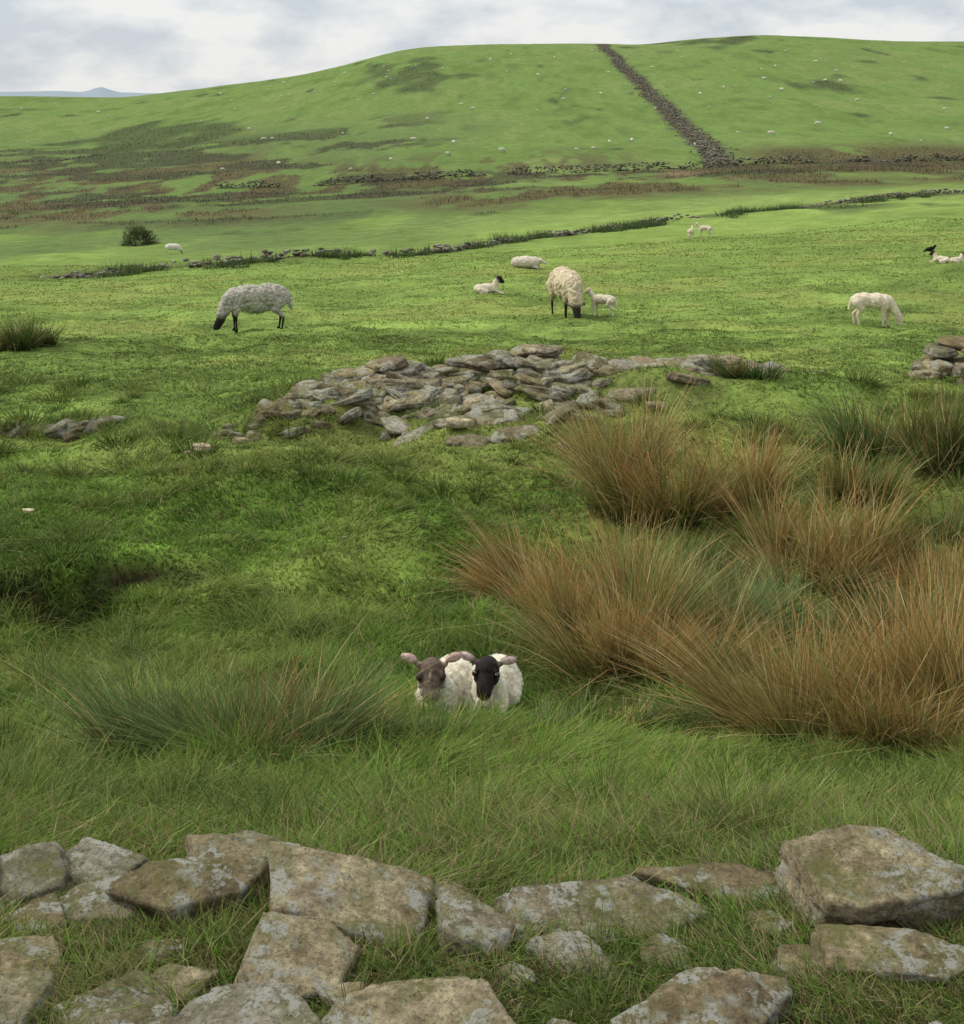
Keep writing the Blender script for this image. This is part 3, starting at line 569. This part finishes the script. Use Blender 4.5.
mkmesh('distant_sheep_flock',np.concatenate(Vs),np.concatenate(Ts),np.concatenate(Cs),M_wool,quads=True)

def hero(x,d,hd,pr,M,t,hs,seed,dz,mottle,bs):
    ob,V,NN,Cc,Ww=build('lamb',pr,.0042,2,.006,48,.0026,seed=seed,var=.15,mottle=mottle)
    place(ob,x/d*F+CX,d,hd,bs,dz)
    me=ob.data;me.calc_loop_triangles();T=np.array([t_.vertices[:] for t_ in me.loop_triangles]);A=np.linalg.norm(np.cross(V[T[:,1]]-V[T[:,0]],V[T[:,2]]-V[T[:,0]]),axis=1)
    r=np.random.default_rng(seed);n=46000;k=r.choice(len(T),n,p=A/A.sum());bc=r.dirichlet([1,1,1],n)
    P=(V[T[k]]*bc[:,:,None]).sum(1);Nn=norm((NN[T[k]]*bc[:,:,None]).sum(1));c=Cc[T[k,0]];w=Ww[T[k,0]]
    cl=np.array([mn.noise_vector(Vector(p)*38)[:] for p in P])
    dr=norm(Nn*(.35+.5*w)[:,None]+cl*(.9*w+.15)[:,None]+np.array([-.45,0,-.25])*(1-w*.5)[:,None]+r.normal(0,.18,(n,3)))
    L_=np.where(w>.4,r.uniform(.006,.013,n),r.uniform(.001,.0035,n))
    v=r.uniform(.85,1.15,n)[:,None]
    fz=blades('fleece',P,dr,L_,np.where(w>.4,.0022,.0012),cl*.5,np.clip(c*.98*v,0,.88),np.clip(c*1.12*v,0,.9),2,M_fleece,seed);fz.parent=ob
    for s in (1,-1):
        for nm,c3,rr in (('eye',(.052,.0440*s,.012),.0135),('nostril',(.121,.011*s,-.036),.0045)):
            dv,TT=ico(3);q=M@(np.array(c3)*hs)+t;e=mkmesh(nm,dv*rr+q,TT,None,M_eye if nm=='eye' else M_nostril);e.parent=ob
    dv,TT=ico(3);q=M@(np.array((.108,0,-.058))*hs)+t;e=mkmesh('mouth',(dv*np.array([.014,.017,.0025]))@(M@roty(.3)).T+q,TT,None,M_nostril);e.parent=ob
    return ob
def face_tilt(yaw,pitch,roll): return rotz(yaw)@roty(pitch)@rotx(roll)
HS=1.1
hd=math.atan2(-.97,-.22)
BR=(.115,.085,.064);WL=(.86,.80,.67)
M=face_tilt(.20,.18,.03);t=np.array([.205,0,.255])
pr=lamb_lie(WL,BR,(.34,.25,.20),(.72,.50,.43),yaw=.20,pitch=.18,roll=.03,hh=.255,nose=(.42,.28,.24),leg=(.5,.44,.35),hs=HS,up=.34,tw=None)
for c3,rr,cc_ in [((.088,.020,-.030),(.020,.013,.016),(.42,.34,.28)),((.075,-.030,-.034),(.020,.012,.016),(.34,.27,.22)),((.055,.0,.020),(.028,.006,.016),(.30,.23,.18)),((.03,.042,-.03),(.022,.012,.018),(.5,.44,.36)),((.03,-.042,-.03),(.022,.012,.018),(.45,.4,.32)),((.05,.043,.012),(.020,.012,.016),(.045,.034,.028)),((.05,-.043,.012),(.020,.012,.016),(.045,.034,.028))]:
    pr.append(dict(c=M@(np.array(c3)*HS)+t,r=np.array(rr)*1.1,R=M,col=np.array(cc_),w=0.))
hero(-.155,6.15,hd,pr,M,t,HS,3,-.01,.22,.97)
hd2=math.atan2(-1.,-.10)
M2=face_tilt(-.02,.20,-.06);t2=np.array([.205,0,.262])
pr=lamb_lie(WL,(.026,.022,.021),(.13,.10,.09),(.66,.50,.45),yaw=-.02,pitch=.20,roll=-.06,hh=.262,nose=(.03,.025,.025),leg=BLK,hs=HS,up=.24,tw=None,bd=.02)
hero(.04,6.22,hd2,pr,M2,t2,HS,8,-.005,.2,.92)

# ---------------------------------------------------------------- light, sky, camera
w=bpy.data.worlds.new("World");sc.world=w;w.use_nodes=True;nt=w.node_tree;N=nt.nodes;L=nt.links;N.clear()
o=N.new('ShaderNodeOutputWorld');bg=N.new('ShaderNodeBackground');bg.inputs[1].default_value=.1
st=N.new('ShaderNodeTexSky');st.sky_type='NISHITA';st.sun_disc=False;EL=math.radians(48);AZ=math.radians(-75);st.sun_elevation=EL;st.sun_rotation=AZ
tc=N.new('ShaderNodeTexCoord');mp=N.new('ShaderNodeMapping');mp.inputs['Scale'].default_value=(1,1,2.2);L.new(tc.outputs['Generated'],mp.inputs[0])
n=N.new('ShaderNodeTexNoise');n.inputs['Scale'].default_value=14;n.inputs['Detail'].default_value=10;n.inputs['Roughness'].default_value=.52;L.new(mp.outputs[0],n.inputs['Vector'])
cr=N.new('ShaderNodeValToRGB');cr.color_ramp.elements[0].position=.36;cr.color_ramp.elements[0].color=(.68,.74,.81,1);cr.color_ramp.elements[1].position=.56;cr.color_ramp.elements[1].color=(1.0,1.0,.99,1);L.new(n.outputs[0],cr.inputs[0])
sx=N.new('ShaderNodeSeparateXYZ');L.new(tc.outputs['Generated'],sx.inputs[0])
mr=N.new('ShaderNodeMapRange');mr.inputs[1].default_value=0.02;mr.inputs[2].default_value=.6;mr.inputs[3].default_value=8.9;mr.inputs[4].default_value=13.;L.new(sx.outputs['Z'],mr.inputs[0])
vm=N.new('ShaderNodeVectorMath');vm.operation='SCALE';L.new(cr.outputs[0],vm.inputs[0]);L.new(mr.outputs[0],vm.inputs['Scale'])
mx=N.new('ShaderNodeMixRGB');mx.inputs[0].default_value=.9;L.new(st.outputs[0],mx.inputs[1]);L.new(vm.outputs[0],mx.inputs[2])
L.new(mx.outputs[0],bg.inputs[0]);L.new(bg.outputs[0],o.inputs[0])
sl=bpy.data.lights.new('sun','SUN');sl.energy=2.9;sl.angle=math.radians(10);sl.color=(1,.95,.86);so=bpy.data.objects.new('sun',sl);sc.collection.objects.link(so)
sd=Vector((math.sin(AZ)*math.cos(EL),math.cos(AZ)*math.cos(EL),math.sin(EL)));so.rotation_euler=sd.to_track_quat('Z','Y').to_euler()
cam=bpy.data.cameras.new('camera');cam.sensor_width=36;cam.sensor_fit='AUTO';cam.lens=F/1024*36;cam.shift_y=-417/1024;cam.clip_start=.05;cam.clip_end=20000
co=bpy.data.objects.new('camera',cam);co.location=(0,0,HZ);co.rotation_euler=(math.pi/2,0,0);sc.collection.objects.link(co);sc.camera=co
